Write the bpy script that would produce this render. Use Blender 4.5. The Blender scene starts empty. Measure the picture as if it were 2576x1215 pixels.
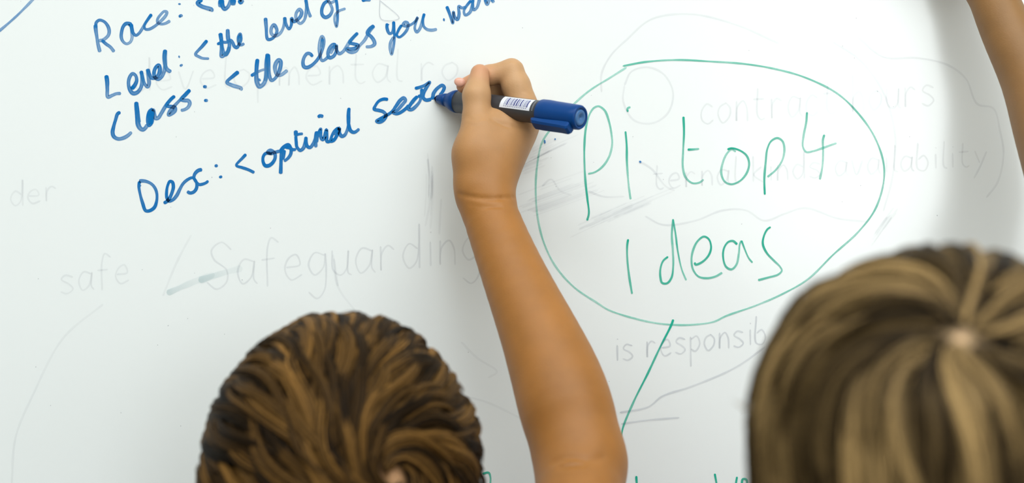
import bpy, math, random
import numpy as np
from mathutils import Vector, Matrix

random.seed(7)
RNG = np.random.default_rng(7)
SC = bpy.context.scene
COL = SC.collection

# ------------------------------------------------------------------ camera
FPX, CX, CY, CAMD, CAMZ = 4200.0, 1288.0, 607.5, 1.2, 1.35
cam_d = bpy.data.cameras.new('camera')
cam_d.sensor_width = 36.0
cam_d.lens = FPX / 2576.0 * 36.0
cam_d.clip_start = 0.02
cam_d.dof.use_dof = True
cam_d.dof.focus_distance = 1.175
cam_d.dof.aperture_fstop = 4.3
cam = bpy.data.objects.new('camera', cam_d)
cam.location = (0, -CAMD, CAMZ)
cam.rotation_euler = (math.radians(90), 0, 0)
COL.objects.link(cam)
SC.camera = cam

# ------------------------------------------------------------------ light
world = bpy.data.worlds.new('world')
SC.world = world
world.use_nodes = True
world.node_tree.nodes['Background'].inputs[0].default_value = (0.9, 0.97, 1.0, 1)
world.node_tree.nodes['Background'].inputs[1].default_value = 0.25
SC.view_settings.view_transform = 'Standard'
SC.view_settings.look = 'None'
SC.view_settings.gamma = 1.0
SC.view_settings.use_curve_mapping = False
SC.view_settings.exposure = -0.50
SC.cycles.use_denoising = True
SC.cycles.max_bounces = 6


def area(name, loc, target, sx, sy, power, col=(1, 1, 1)):
    d = bpy.data.lights.new(name, 'AREA')
    d.shape = 'RECTANGLE'
    d.size, d.size_y = sx, sy
    d.energy = power
    d.color = col
    o = bpy.data.objects.new(name, d)
    o.location = loc
    o.rotation_euler = (Vector(target) - Vector(loc)).to_track_quat('-Z', 'Y').to_euler()
    COL.objects.link(o)
    return o


# daylight through the rear windows, then the ceiling panels
area('window_daylight', (2.3, -4.4, 1.75), (0, 0, 1.35), 2.2, 1.5, 30, (0.95, 0.99, 1.0))
area('window_daylight', (1.45, -4.9, 1.82), (1.45, 0, 1.82), 1.05, 1.25, 42, (0.93, 0.99, 1.0))
area('ceiling_panel_light', (0.45, -1.05, 2.66), (0.45, -1.05, 0), 1.8, 0.6, 40, (0.96, 1.0, 0.99))
area('ceiling_panel_light', (-0.95, -1.05, 2.66), (-0.95, -1.05, 0), 1.2, 0.6, 16, (0.96, 1.0, 0.99))
area('ceiling_panel_light', (0.9, -3.4, 2.66), (0.9, -3.4, 0), 1.8, 1.2, 40, (0.96, 1.0, 0.99))


# ------------------------------------------------------------------ helpers
def W(px, py, d):
    """point at distance d in front of the board, seen in the photograph at px, py"""
    k = (CAMD - d) / FPX
    return np.array([(px - CX) * k, -d, CAMZ - (py - CY) * k])


def R_(px, d):
    return px * (CAMD - d) / FPX


def lin(c):
    c = [x / 255.0 for x in c]
    return tuple([(x / 12.92 if x <= 0.04045 else ((x + 0.055) / 1.055) ** 2.4) for x in c] + [1.0])


def material(name, col, rough=0.5, spec=0.5, metal=0.0, noise=0.0, nscale=20.0, bump=0.0, bscale=200.0):
    m = bpy.data.materials.new(name)
    m.use_nodes = True
    nt = m.node_tree
    b = nt.nodes['Principled BSDF']
    b.inputs['Roughness'].default_value = rough
    b.inputs['Specular IOR Level'].default_value = spec
    b.inputs['Metallic'].default_value = metal
    b.inputs['Base Color'].default_value = col
    tc = nt.nodes.new('ShaderNodeTexCoord')
    if noise > 0:
        n = nt.nodes.new('ShaderNodeTexNoise')
        n.inputs['Scale'].default_value = nscale
        n.inputs['Detail'].default_value = 4
        r = nt.nodes.new('ShaderNodeMix')
        r.data_type = 'RGBA'
        r.inputs['A'].default_value = tuple([c * (1 - noise) for c in col[:3]] + [1])
        r.inputs['B'].default_value = tuple([min(1, c * (1 + noise)) for c in col[:3]] + [1])
        nt.links.new(tc.outputs['Object'], n.inputs['Vector'])
        nt.links.new(n.outputs['Fac'], r.inputs['Factor'])
        nt.links.new(r.outputs['Result'], b.inputs['Base Color'])
    if bump > 0:
        n2 = nt.nodes.new('ShaderNodeTexNoise')
        n2.inputs['Scale'].default_value = bscale
        n2.inputs['Detail'].default_value = 3
        bp = nt.nodes.new('ShaderNodeBump')
        bp.inputs['Strength'].default_value = bump
        bp.inputs['Distance'].default_value = 0.001
        nt.links.new(tc.outputs['Object'], n2.inputs['Vector'])
        nt.links.new(n2.outputs['Fac'], bp.inputs['Height'])
        nt.links.new(bp.outputs['Normal'], b.inputs['Normal'])
    return m


def ink_material(name, dark, light):
    m = bpy.data.materials.new(name)
    m.use_nodes = True
    nt = m.node_tree
    b = nt.nodes['Principled BSDF']
    b.inputs['Roughness'].default_value = 0.45
    b.inputs['Specular IOR Level'].default_value = 0.12
    a = nt.nodes.new('ShaderNodeAttribute')
    a.attribute_name = 'ink'
    n = nt.nodes.new('ShaderNodeTexNoise')
    n.inputs['Scale'].default_value = 300
    tc = nt.nodes.new('ShaderNodeTexCoord')
    nt.links.new(tc.outputs['Object'], n.inputs['Vector'])
    mr = nt.nodes.new('ShaderNodeMapRange')
    mr.inputs['To Min'].default_value = 0.85
    mr.inputs['To Max'].default_value = 1.12
    nt.links.new(n.outputs['Fac'], mr.inputs['Value'])
    mu = nt.nodes.new('ShaderNodeMath')
    mu.operation = 'MULTIPLY'
    mu.use_clamp = True
    nt.links.new(a.outputs['Fac'], mu.inputs[0])
    nt.links.new(mr.outputs['Result'], mu.inputs[1])
    mx = nt.nodes.new('ShaderNodeMix')
    mx.data_type = 'RGBA'
    mx.inputs['A'].default_value = light
    mx.inputs['B'].default_value = dark
    nt.links.new(mu.outputs[0], mx.inputs['Factor'])
    nt.links.new(mx.outputs['Result'], b.inputs['Base Color'])
    nt.links.new(mu.outputs[0], b.inputs['Alpha'])
    return m


def mesh_obj(name, verts, faces, mat, parent=None, smooth=False, label=None, attrs=None):
    me = bpy.data.meshes.new(name)
    verts = np.asarray(verts, dtype=np.float32)
    if isinstance(faces, np.ndarray):
        k = faces.shape[1]
        me.vertices.add(len(verts))
        me.vertices.foreach_set('co', verts.ravel())
        me.loops.add(faces.size)
        me.loops.foreach_set('vertex_index', faces.astype(np.int32).ravel())
        me.polygons.add(len(faces))
        me.polygons.foreach_set('loop_start', np.arange(0, faces.size, k, dtype=np.int32))
        me.update(calc_edges=True)
        me.validate()
    else:
        me.from_pydata([tuple(map(float, v)) for v in verts], [], faces)
        me.update()
    for m in (mat if isinstance(mat, (list, tuple)) else [mat]):
        me.materials.append(m)
    if smooth:
        me.polygons.foreach_set('use_smooth', np.ones(len(me.polygons), dtype=bool))
    if attrs:
        for an, (kind, dat) in attrs.items():
            at = me.attributes.new(an, kind, 'POINT')
            at.data.foreach_set('color' if kind == 'FLOAT_COLOR' else 'value', np.asarray(dat, dtype=np.float32).ravel())
    o = bpy.data.objects.new(name, me)
    COL.objects.link(o)
    if parent is not None:
        o.parent = parent
        o.matrix_parent_inverse = Matrix.Translation(parent.location).inverted()
    if label:
        o['label'] = label
    return o


def box(name, lo, hi, mat, parent=None, bevel=0.0):
    x0, y0, z0 = lo
    x1, y1, z1 = hi
    v = [(x, y, z) for x in (x0, x1) for y in (y0, y1) for z in (z0, z1)]
    f = [(0, 1, 3, 2), (4, 6, 7, 5), (0, 4, 5, 1), (2, 3, 7, 6), (0, 2, 6, 4), (1, 5, 7, 3)]
    o = mesh_obj(name, v, f, mat, parent)
    if bevel:
        b = o.modifiers.new('bevel', 'BEVEL')
        b.width = bevel
        b.segments = 3
    return o


def thing(name, loc, label, cat, group=None):
    o = bpy.data.objects.new(name, None)
    COL.objects.link(o)
    o.location = loc
    o['label'] = label
    o['category'] = cat
    if group:
        o['group'] = group
    return o


def catmull(pts, step):
    P = np.array(pts, dtype=float)
    if len(P) == 2:
        n = max(2, int(np.linalg.norm(P[1] - P[0]) / step))
        t = np.linspace(0, 1, n + 1)[:, None]
        return P[0] * (1 - t) + P[1] * t
    Q = np.vstack([2 * P[0] - P[1], P, 2 * P[-1] - P[-2]])
    out = []
    for i in range(1, len(Q) - 2):
        p0, p1, p2, p3 = Q[i - 1], Q[i], Q[i + 1], Q[i + 2]
        n = max(2, int(np.linalg.norm(p2 - p1) / step))
        # centripetal parameters keep sharp turns from overshooting
        t0 = 0.0
        t1 = t0 + max(np.linalg.norm(p1 - p0) ** 0.5, 1e-4)
        t2 = t1 + max(np.linalg.norm(p2 - p1) ** 0.5, 1e-4)
        t3 = t2 + max(np.linalg.norm(p3 - p2) ** 0.5, 1e-4)
        for k in range(n):
            t = t1 + (t2 - t1) * k / n
            a1 = (t1 - t) / (t1 - t0) * p0 + (t - t0) / (t1 - t0) * p1
            a2 = (t2 - t) / (t2 - t1) * p1 + (t - t1) / (t2 - t1) * p2
            a3 = (t3 - t) / (t3 - t2) * p2 + (t - t2) / (t3 - t2) * p3
            b1 = (t2 - t) / (t2 - t0) * a1 + (t - t0) / (t2 - t0) * a2
            b2 = (t3 - t) / (t3 - t1) * a2 + (t - t1) / (t3 - t1) * a3
            out.append((t2 - t) / (t2 - t1) * b1 + (t - t1) / (t2 - t1) * b2)
    out.append(P[-1])
    return np.array(out)


# ------------------------------------------------------------------ the room
m_wall = material('painted_wall', lin((226, 222, 210)), 0.8, 0.2, noise=0.03, nscale=4, bump=0.2, bscale=300)
m_floor = material('grey_carpet', lin((158, 158, 154)), 0.95, 0.1, noise=0.2, nscale=60, bump=0.6, bscale=500)
m_ceil = material('ceiling_paint', lin((236, 234, 228)), 0.9, 0.1, noise=0.02, nscale=10)
XL, XR, YF, YB, ZC = -3.0, 3.4, 0.022, -5.2, 2.7
for nm, lo, hi, mt in (
        ('wall_front', (XL, YF, 0), (XR, YF + 0.1, ZC), m_wall),
        ('wall_left', (XL - 0.1, YB, 0), (XL, YF, ZC), m_wall),
        ('wall_right', (XR, YB, 0), (XR + 0.1, YF, ZC), m_wall),
        ('wall_rear', (XL, YB - 0.1, 0), (XR, YB, ZC), m_wall),
        ('floor', (XL, YB, -0.1), (XR, YF, 0), m_floor),
        ('ceiling', (XL, YB, ZC), (XR, YF, ZC + 0.1), m_ceil)):
    box(nm, lo, hi, mt)['kind'] = 'structure'

# ------------------------------------------------------------------ whiteboard
m_board = material('whiteboard_enamel', lin((238, 243, 245)), 0.2, 0.5, noise=0.012, nscale=3.0, bump=0.03, bscale=60)
m_alu = material('brushed_aluminium', (0.62, 0.63, 0.64, 1), 0.35, 0.5, 1.0, bump=0.05)
m_capp = material('grey_plastic', lin((90, 94, 98)), 0.5)
BX0, BX1, BZ0, BZ1 = -1.35, 1.05, 0.86, 2.06
board = thing('whiteboard', (-0.15, 0, BZ0), 'large glossy whiteboard covered in blue and green marker handwriting', 'whiteboard')
box('board_panel', (BX0, 0.0, BZ0), (BX1, 0.018, BZ1), m_board, board)
for nm, lo, hi in (('frame_rail', (BX0 - 0.02, -0.008, BZ1 - 0.004), (BX1 + 0.02, 0.022, BZ1 + 0.02)),
                   ('frame_rail', (BX0 - 0.02, -0.008, BZ0 - 0.02), (BX1 + 0.02, 0.022, BZ0 + 0.004)),
                   ('frame_rail', (BX0 - 0.02, -0.008, BZ0 + 0.004), (BX0 + 0.004, 0.022, BZ1 - 0.004)),
                   ('frame_rail', (BX1 - 0.004, -0.008, BZ0 + 0.004), (BX1 + 0.02, 0.022, BZ1 - 0.004))):
    box(nm, lo, hi, m_alu, board, 0.002)
for cx in (BX0 - 0.01, BX1 + 0.01):
    for cz in (BZ0 - 0.01, BZ1 + 0.01):
        box('corner_cap', (cx - 0.014, -0.011, cz - 0.014), (cx + 0.014, 0.022, cz + 0.014), m_capp, board, 0.003)
box('pen_tray', (-0.6, -0.06, BZ0 - 0.028), (0.4, 0.0, BZ0 - 0.02), m_alu, board, 0.002)

# ---- handwriting: each word one part, strokes laid as thin ink on the enamel
m_blue = ink_material('blue_marker_ink', lin((0, 108, 182)), lin((105, 176, 225)))
m_green = ink_material('green_marker_ink', lin((10, 172, 146)), lin((110, 228, 205)))
m_ghost = ink_material('wiped_ink_residue', lin((110, 120, 150)), lin((110, 120, 150)))
m_teal = ink_material('wiped_teal_residue', lin((60, 150, 160)), lin((60, 150, 160)))
layer = [0.00012]


def word(strokes, origin, scale, width, mat, label, ink=(0.95, 0.7), name='handwritten_word', rim=0.12, step=1.5, split=False):
    if split:
        return [word([q], origin, scale, width, mat, label, ink, name, rim, step) for q in strokes]
    return _word(strokes, origin, scale, width, mat, label, ink, name, rim, step)


def _word(strokes, origin, scale, width, mat, label, ink, name, rim, step):
    """strokes: lists of points; the last item may be a dict with w (width factor) and ink"""
    V, F, A = [], [], []
    ox, oy = origin
    for s in strokes:
        opt = {}
        if isinstance(s[-1], dict):
            opt = s[-1]
            s = s[:-1]
        layer[0] += 0.0000015
        yy = layer[0]
        pts = np.array([(ox + x / scale, oy + y / scale) for x, y in s])
        C = catmull(pts, step)
        T = np.gradient(C, axis=0)
        T /= np.maximum(np.linalg.norm(T, axis=1), 1e-6)[:, None]
        N = np.stack([-T[:, 1], T[:, 0]], 1)
        L = np.concatenate([[0], np.cumsum(np.linalg.norm(np.diff(C, axis=0), axis=1))])
        t = L / max(L[-1], 1e-6)
        w = width * opt.get('w', 1.0) * 0.58
        wob = 1 + 0.10 * np.sin(L / 19.0 + yy * 9e5) + 0.06 * np.sin(L / 7.3)
        endr = np.minimum(1, np.sqrt(np.maximum(0.0, 1 - (1 - np.clip(np.minimum(L, L[-1] - L) / max(w, 0.1), 0, 1)) ** 2)) * 0.75 + 0.3)
        ww = w * wob * endr
        i0, i1 = opt.get('ink', ink)
        al = i0 + (i1 - i0) * np.clip(t * 1.4, 0, 1)
        al = al * (1 + 0.12 * np.sin(L / 23.0 + yy * 3e5))
        al = np.where(L < 2 * w, al * 1.15, al)
        base = len(V)
        n = len(C)
        offs = (-1, -0.55, 0, 0.55, 1)
        av = (al - rim * 0.2, al + rim, al - rim * 0.8, al + rim, al - rim * 0.2)
        for i in range(n):
            for o_, a_ in zip(offs, av):
                p = C[i] + N[i] * o_ * ww[i]
                V.append(W(p[0], p[1], 0.0) * np.array([1, 0, 1]) + np.array([0, -yy, 0]))
                A.append(min(1, max(0.01, a_[i])))
        for i in range(n - 1):
            for j in range(4):
                a = base + i * 5 + j
                F.append((a, a + 1, a + 6, a + 5))
    return mesh_obj(name, V, F, mat, board, label=label, attrs={'ink': ('FLOAT', A)})


BW = 9.0
word([[(165, 500), (168, 580), (190, 740), (212, 880), (235, 980), (258, 1065), {'w': 1.15}],
      [(172, 560), (180, 460), (245, 410), (340, 440), (410, 520), (443, 620), (430, 710), (370, 780), (300, 820), (225, 825)],
      [(290, 815), (380, 895), (470, 960), (548, 1060)],
      [(850, 540), (880, 495), (790, 480), (730, 540), (695, 660), (692, 770), (730, 850), (795, 893), (870, 860), (910, 770), (903, 650), (890, 490)],
      [(890, 485), (905, 580), (935, 680), (990, 720), (1050, 680), (1120, 580), (1200, 440), (1310, 290)],
      [(1310, 285), (1230, 400), (1160, 530), (1180, 592), (1250, 597), (1340, 555), (1440, 480), (1540, 385), (1600, 310), (1620, 245), (1570, 230), (1490, 300), (1430, 390), (1428, 455), (1490, 490), (1580, 480), (1690, 422), {'w': 0.9}],
      [(1850, 80), (1905, 85), {'w': 0.6}],
      [(1865, 350), (1908, 315), (1930, 345), {'w': 0.9}]],
     (220, 0), 8.1, 7.2, m_blue, 'blue handwritten word Race with a colon', (0.85, 0.55))
word([[(222, 720), (240, 850), (243, 1000), (255, 1165), (340, 1135), (430, 1098), (525, 1095)],
      [(735, 1005), (800, 930), (842, 830), (820, 730), (760, 690), (700, 760), (675, 880), (700, 1010), (765, 1090), (840, 1080), (910, 1010), (948, 900), (948, 760), (930, 630)],
      [(930, 630), (960, 760), (1005, 900), (1065, 960), (1093, 900), (1085, 780), (1065, 590)],
      [(1070, 590), (1100, 700), (1150, 780), (1240, 765), (1300, 690), (1315, 600), (1290, 520), (1230, 565), (1195, 670), (1210, 760), (1280, 808), (1350, 760), (1400, 650), (1425, 500), (1420, 350), (1422, 200)],
      [(1422, 200), (1405, 350), (1418, 500), (1460, 600), (1545, 660)],
      [(1690, 350), (1725, 340), {'w': 0.7}], [(1720, 535), (1782, 505), {'w': 0.6}]],
     (240, 100), 8.1, 8.2, m_blue, 'blue handwritten word Level with a colon', (0.95, 0.65))
word([[(350, 580), (290, 620), (250, 740), (210, 880), (190, 1000), (215, 1080), (300, 1128), (410, 1110), (500, 1060), (580, 985)],
      [(672, 370), (680, 520), (695, 700), (715, 850), (760, 920), (810, 940), (870, 890), (900, 830), {'w': 1.2}],
      [(680, 400), (710, 600), (735, 800), {'w': 0.8}],
      [(1020, 520), (950, 570), (910, 680), (905, 790), (930, 855), (985, 800), (1010, 680), (1020, 540), (1040, 640), (1070, 710), (1120, 700), (1180, 610), (1250, 490), (1330, 370), (1460, 250)],
      [(985, 560), (965, 700), (955, 830), {'w': 1.6, 'ink': (1, 1)}],
      [(1460, 250), (1370, 330), (1290, 450), (1380, 470), (1455, 490), (1460, 550), (1400, 610), (1330, 640), (1350, 570), (1410, 500), (1500, 400), (1600, 300), (1770, 125)],
      [(1770, 125), (1680, 220), (1590, 325), (1660, 345), (1730, 350), (1762, 400), (1730, 480), (1660, 530), (1575, 550)],
      [(2032, 60), (2112, 72), {'w': 0.75}], [(2052, 346), (2135, 346), {'w': 0.75}]],
     (260, 210), 8.1, 8.0, m_blue, 'blue handwritten word Class with a colon', (0.95, 0.65))
word([[(170, 450), (158, 560), (185, 720), (235, 900), (295, 1050), (370, 1055), (470, 990), (515, 880), (527, 740), (500, 620), (430, 520), (320, 460), (210, 445), (160, 455)],
      [(180, 540), (188, 560), {'w': 1.2}],
      [(660, 900), (720, 870), (775, 810), (830, 690), (860, 570), (840, 470), (790, 455), (745, 540), (722, 680), (730, 800), (770, 858), (850, 830), (930, 740), (990, 620), (1060, 500), (1150, 420), (1250, 380), (1310, 430), (1340, 530), (1320, 620), (1260, 680), (1190, 690), (1140, 655)],
      [(1450, 215), (1370, 232), (1300, 300), (1280, 380), (1320, 460), (1380, 518), (1450, 513), (1530, 480), (1575, 440)],
      [(1700, 145), (1768, 130), {'w': 0.9}], [(1790, 375), (1858, 355), {'w': 0.9}]],
     (330, 400), 8.1, 7.0, m_blue, 'blue handwritten word Desc with a colon', (1.0, 0.85))
word([[(560, -12), (465, 60), (530, 120), (620, 155), (700, 178), (745, 198), (730, 235)],
      [(938, -12), (932, 60), (935, 150), {'w': 1.1}], [(958, -12), (965, 100), (1010, 183), (1070, 150), (1120, 60), (1140, -12)],
      [(1160, -12), (1180, 110), {'w': 1.0}], [(1215, -12), (1190, 110)], [(1315, -12), (1340, 50), (1385, -12)]],
     (440, 0), 8.1, BW, m_blue, 'cut-off blue handwritten word at the top edge of the picture', (0.9, 0.6))
word([[(660, 820), (560, 940), (420, 1110), (480, 1150), (560, 1185), (700, 1195), {'w': 0.8}],
      [(925, 670), (945, 800), (965, 950), (1000, 1080), (1040, 1115), (1090, 1030), (1112, 900), (1085, 780), (1075, 590), {'w': 1.0}],
      [(945, 800), (950, 950), (950, 1150), (1010, 1120), (1080, 1050), (1110, 950)],
      [(860, 903), (960, 860), (1050, 860), (1140, 820), (1180, 870), (1210, 940), (1260, 970), (1310, 900), (1350, 800), (1330, 690), (1290, 760), (1290, 850), (1320, 915), (1370, 912), (1415, 880), {'w': 0.8}],
      [(1322, 720), (1315, 860), {'w': 1.0}]],
     (440, 0), 8.1, 8.2, m_blue, 'blue handwritten less-than sign and word the on the second line', (0.95, 0.7))
word([[(170, 270), (180, 400), (205, 600), (270, 590), (320, 540), (345, 460), (300, 380), (260, 430), (262, 515), (310, 548), (380, 520), (430, 450), (460, 340), (462, 260)],
      [(462, 260), (480, 360), (530, 442), (565, 380), (570, 280), (600, 330), (660, 300), (710, 240), (722, 180), (690, 142), (640, 200), (640, 290), (700, 358), (760, 310), (790, 200), (800, 100), (785, -12)],
      [(785, -12), (810, 120), (860, 265)],
      [(1130, 10), (1070, 50), (1030, 150), (1040, 230), (1085, 265), (1150, 235), (1190, 150), (1160, 60), (1125, 5), (1160, 40), (1230, 12), (1250, -12)],
      [(1250, -12), (1265, 100), (1272, 250), (1255, 408), (1225, 320), (1235, 230), (1290, 170), (1395, 130), {'w': 0.8}],
      [(1640, 8), (1700, -6), (1780, 0)]],
     (640, 0), 6.075, 7.2, m_blue, 'blue handwritten words level of', (0.85, 0.6))
word([[(490, 810), (390, 890), (250, 1030), (360, 1090), (540, 1155), (520, 1190)],
      [(875, 550), (858, 700), (850, 900), (865, 1030), (910, 1115), (980, 1080), (1030, 1000), (1062, 850), (1075, 650), (1078, 440), {'w': 1.1}],
      [(1078, 450), (1050, 650), (1045, 850), (1035, 1000), {'w': 0.9}],
      [(1085, 450), (1100, 700), (1112, 880), (1160, 990), (1230, 950), (1290, 860), (1340, 720), (1345, 600), (1310, 573), (1250, 640), (1230, 750), (1270, 875), (1350, 880), (1430, 825), (1485, 780)],
      [(740, 900), (850, 830), (940, 790), (1020, 765), {'w': 0.75}], [(900, 990), (935, 965)]],
     (540, 80), 8.1, 8.4, m_blue, 'blue handwritten less-than sign and word the on the third line', (0.9, 0.6))
word([[(380, 670), (330, 612), (270, 602), (210, 670), (180, 780), (200, 870), (260, 890), (350, 850), (430, 780), (500, 690), (560, 570), (600, 430), (600, 320), (570, 260), (530, 350), (515, 500), (530, 640), (570, 750), (640, 720), (700, 660)],
      [(860, 430), (790, 425), (710, 520), (690, 620), (720, 690), (800, 660), (850, 580), (865, 440), (870, 540), (920, 608), (990, 570), (1060, 480), (1150, 340), (1300, 180)],
      [(820, 450), (740, 610), {'w': 0.8}], [(575, 300), (570, 480), {'w': 0.9}],
      [(1300, 180), (1200, 280), (1130, 382), (1220, 410), (1300, 440), (1260, 490), (1170, 510), (1070, 512), (1110, 560), (1190, 580), (1270, 550), (1330, 450), (1430, 340), (1500, 220), (1550, 130), (1630, 30)],
      [(1630, 30), (1540, 100), (1490, 190), (1560, 250), (1620, 330), (1640, 410), (1570, 460), (1455, 468)]],
     (740, 60), 8.1, 7.4, m_blue, 'blue handwritten word class in small letters', (0.85, 0.6))
word([[(205, 355), (205, 430), (240, 510), (280, 500), (303, 420), (305, 325)], [(305, 325), (310, 430), (318, 560), (305, 700), (275, 830), (252, 740), (262, 640), (310, 560)],
      [(430, 380), (380, 460), (355, 540), (390, 568), (460, 520), (520, 430), (520, 350), (480, 338), (450, 380), (500, 398), (580, 370), (640, 320), (672, 265), (640, 360), (630, 440), (660, 490), (710, 430), (740, 330), (775, 205)],
      [(775, 205), (752, 300), (765, 400), (820, 450), (900, 460), (970, 445)], [(215, 370), (225, 390), {'w': 1.2}]],
     (940, 0), 6.075, 6.2, m_blue, 'blue handwritten word you', (0.9, 0.62))
word([[(1060, 303), (1090, 298)], [(1115, 95), (1150, 180), (1210, 355), (1215, 260), (1220, 180), (1240, 260), (1280, 298), (1305, 220), (1302, 95), (1350, 122), (1410, 105)],
      [(1490, 5), (1420, 90), (1380, 170), (1400, 230), (1470, 190), (1500, 110), (1522, -12)], [(1510, -5), (1530, 150), (1575, 120), (1620, -12)],
      [(1700, -12), (1735, 65), (1770, -12)], [(1800, -12), (1840, 40)]],
     (940, 0), 6.075, 6.4, m_blue, 'blue handwritten word want, its end cut off by the picture edge', (0.95, 0.65))
word([[(400, 385), (320, 470), (200, 615), (320, 660), (450, 705), (570, 765), {'w': 0.9}],
      [(930, 375), (800, 370), (750, 430), (745, 540), (790, 620), (860, 620), (940, 560), (988, 470), (985, 380), (940, 325), (890, 303), (830, 345), (900, 380), (980, 350), (1090, 322)],
      [(1120, 300), (1112, 500), (1103, 790), {'w': 1.0}], [(1090, 330), (1170, 240), (1260, 195), (1310, 270), (1312, 370), (1260, 460), (1170, 535)],
      [(1180, 300), (1150, 500), {'w': 0.9}], [(1190, 240), (1290, 260), (1360, 295), (1420, 285)],
      [(1410, 10), (1420, 140), (1430, 230), (1460, 280), (1500, 310), (1560, 270), (1600, 170), (1620, 30)], [(1620, 30), (1620, 150), (1650, 230), (1700, 250), (1770, 170), (1830, 20)],
      [(1400, 10), (1470, -20), (1560, -30), {'w': 0.7}],
      [(1845, -80), (1820, 60), (1820, 250), {'w': 1.2}], [(1830, 60), (1920, -130), (1920, -20), (1930, 60), (1960, 90), (2010, 0), (2035, -110), (2040, 20), (2050, 130), (2110, 125), (2190, 70)],
      [(1850, -60), (1830, 150), {'w': 1.2}], [(1915, -100), (1905, 40), {'w': 1.1}], [(2030, -90), (2000, 30)],
      [(2290, -155), (2200, -80), (2140, 30), (2120, 125), (2180, 110), (2230, 40), (2280, -70), (2300, -145), (2300, -45), (2350, 22), (2410, -5), (2460, -110), (2490, -250), (2495, -560)],
      [(2260, -110), (2200, 0), {'w': 1.1}], [(2495, -560), (2480, -380), (2490, -210), (2530, -90), (2600, -58), (2660, -90), (2705, -135)],
      [(1865, -358), (1900, -395), (1975, -380), {'w': 0.9}], [(1410, -100), (1415, 20), {'w': 1.1}]],
     (570, 340), 8.1, 7.2, m_blue, 'blue handwritten less-than sign and word optimal', (1.0, 0.85))
word([[(460, 570), (370, 560), (270, 600), (200, 690), (172, 765), (270, 790), (360, 820), (415, 890), (370, 980), (280, 1030), (220, 1012), (290, 960), (400, 905), (530, 820), (620, 700), (700, 590), (775, 535), (812, 580), (740, 680), (640, 790), (555, 835), (620, 862), (700, 838), (830, 742), (880, 680)],
      [(280, 990), (360, 950), {'w': 1.3}], [(1060, 500), (980, 580), (900, 690), (868, 760), (930, 775), (1040, 690), (1110, 590), (1125, 520), (1140, 430), (1140, 350)],
      [(1030, 520), (940, 650), {'w': 0.8}], [(1060, 510), (1130, 490), {'w': 0.9}],
      [(1000, 345), (1100, 320), (1200, 280), (1305, 215), (1240, 320), (1180, 440), (1172, 530), (1230, 580), (1340, 562)], [(1130, 350), (1165, 400), (1130, 500), {'w': 0.8}],
      [(1340, 562), (1368, 520), (1380, 450), (1450, 350), (1560, 280), (1600, 320), (1560, 420), (1500, 480)]],
     (920, 180), 8.1, 7.2, m_blue, 'unfinished blue handwritten word beginning at the letter s beside the marker tip', (1.0, 0.85))
word([[(-4, 80), (40, 42), (86, -4)]], (0, 0), 1.0, 5.5, m_blue, 'slanting blue line in the top left corner', (0.65, 0.5), name='drawn_line')

GW = 4.4
gi = (0.85, 0.5)
word([[(132, 1125), (148, 1060), (135, 930), (118, 780), (108, 600), (108, 450), (120, 300), (150, 180), (190, 115), (235, 97), (290, 135), (325, 220), (350, 340), (357, 440), (330, 550), (270, 640), (200, 690), (140, 705)],
      [(477, 322), (488, 450), (490, 600), (505, 800), (523, 935)], [(498, 148), (495, 118), (522, 103)]],
     (1440, 240), 3.573, GW, m_green, 'green handwritten word Pi', gi)
word([[(998, 190), (1003, 330), (995, 500), (993, 650), (1020, 740), (1080, 788), (1140, 783), (1180, 755)], [(1035, 487), (1085, 485), (1140, 480)],
      [(1393, 485), (1430, 475), (1500, 492), (1565, 540), (1588, 610), (1570, 690), (1510, 765), (1430, 798), (1370, 775), (1338, 700), (1350, 610), (1390, 520), (1430, 487), (1470, 505)],
      [(1729, 892), (1725, 750), (1737, 600), (1752, 480), (1787, 410), (1842, 383), (1887, 410), (1905, 480), (1887, 580), (1827, 670), (1752, 733)]],
     (1440, 240), 3.573, GW, m_green, 'green handwritten word top', gi)
word([[(822, 150), (815, 240), (790, 370), (785, 460), (815, 508), (880, 500), (970, 470), (1088, 428)], [(978, 352), (965, 400), (967, 500), (960, 640), (937, 757)]],
     (1800, 240), 3.573, GW, m_green, 'green handwritten digit 4', (0.6, 0.42))
word([[(163, 290), (153, 360), (155, 500), (175, 680), (203, 848)],
      [(570, 467), (520, 510), (492, 590), (492, 680), (510, 735), (560, 738), (605, 680), (622, 560), (618, 400), (608, 250), (620, 85)], [(620, 85), (645, 230), (670, 420), (710, 600), (755, 710), {'w': 0.8}],
      [(840, 525), (850, 548), (920, 520), (985, 450), (1008, 370), (985, 290), (935, 263), (870, 310), (825, 400), (808, 500), (825, 600), (880, 670), (960, 687), (1050, 670), (1122, 630)],
      [(1275, 343), (1230, 308), (1180, 320), (1140, 380), (1130, 470), (1160, 570), (1215, 597), (1265, 550), (1290, 440), (1300, 340), (1318, 303)], [(1318, 303), (1350, 390), (1390, 480), (1430, 530), {'w': 0.85}],
      [(1615, 165), (1580, 190), (1545, 260), (1535, 340), (1575, 430), (1650, 510), (1710, 570), (1728, 610), (1690, 650), (1590, 680), (1485, 708)]],
     (1540, 530), 4.05, GW, m_green, 'green handwritten word Ideas', (0.9, 0.6))
el = [(462, 115), (560, 97), (700, 88), (850, 95), (1000, 106), (1130, 128), (1260, 165), (1400, 235), (1490, 320), (1560, 420), (1600, 530), (1602, 620), (1565, 740), (1490, 840), (1380, 940), (1272, 1045), (1160, 1110), (1045, 1160), (914, 1206)]
el += [((1480 + x / 2.793 - 1300) * 1.736, (780 + y / 2.793 - 100) * 1.736) for x, y in [(880, 82), (740, 102), (620, 104), (480, 92), (330, 60), (145, 0)]]
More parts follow.
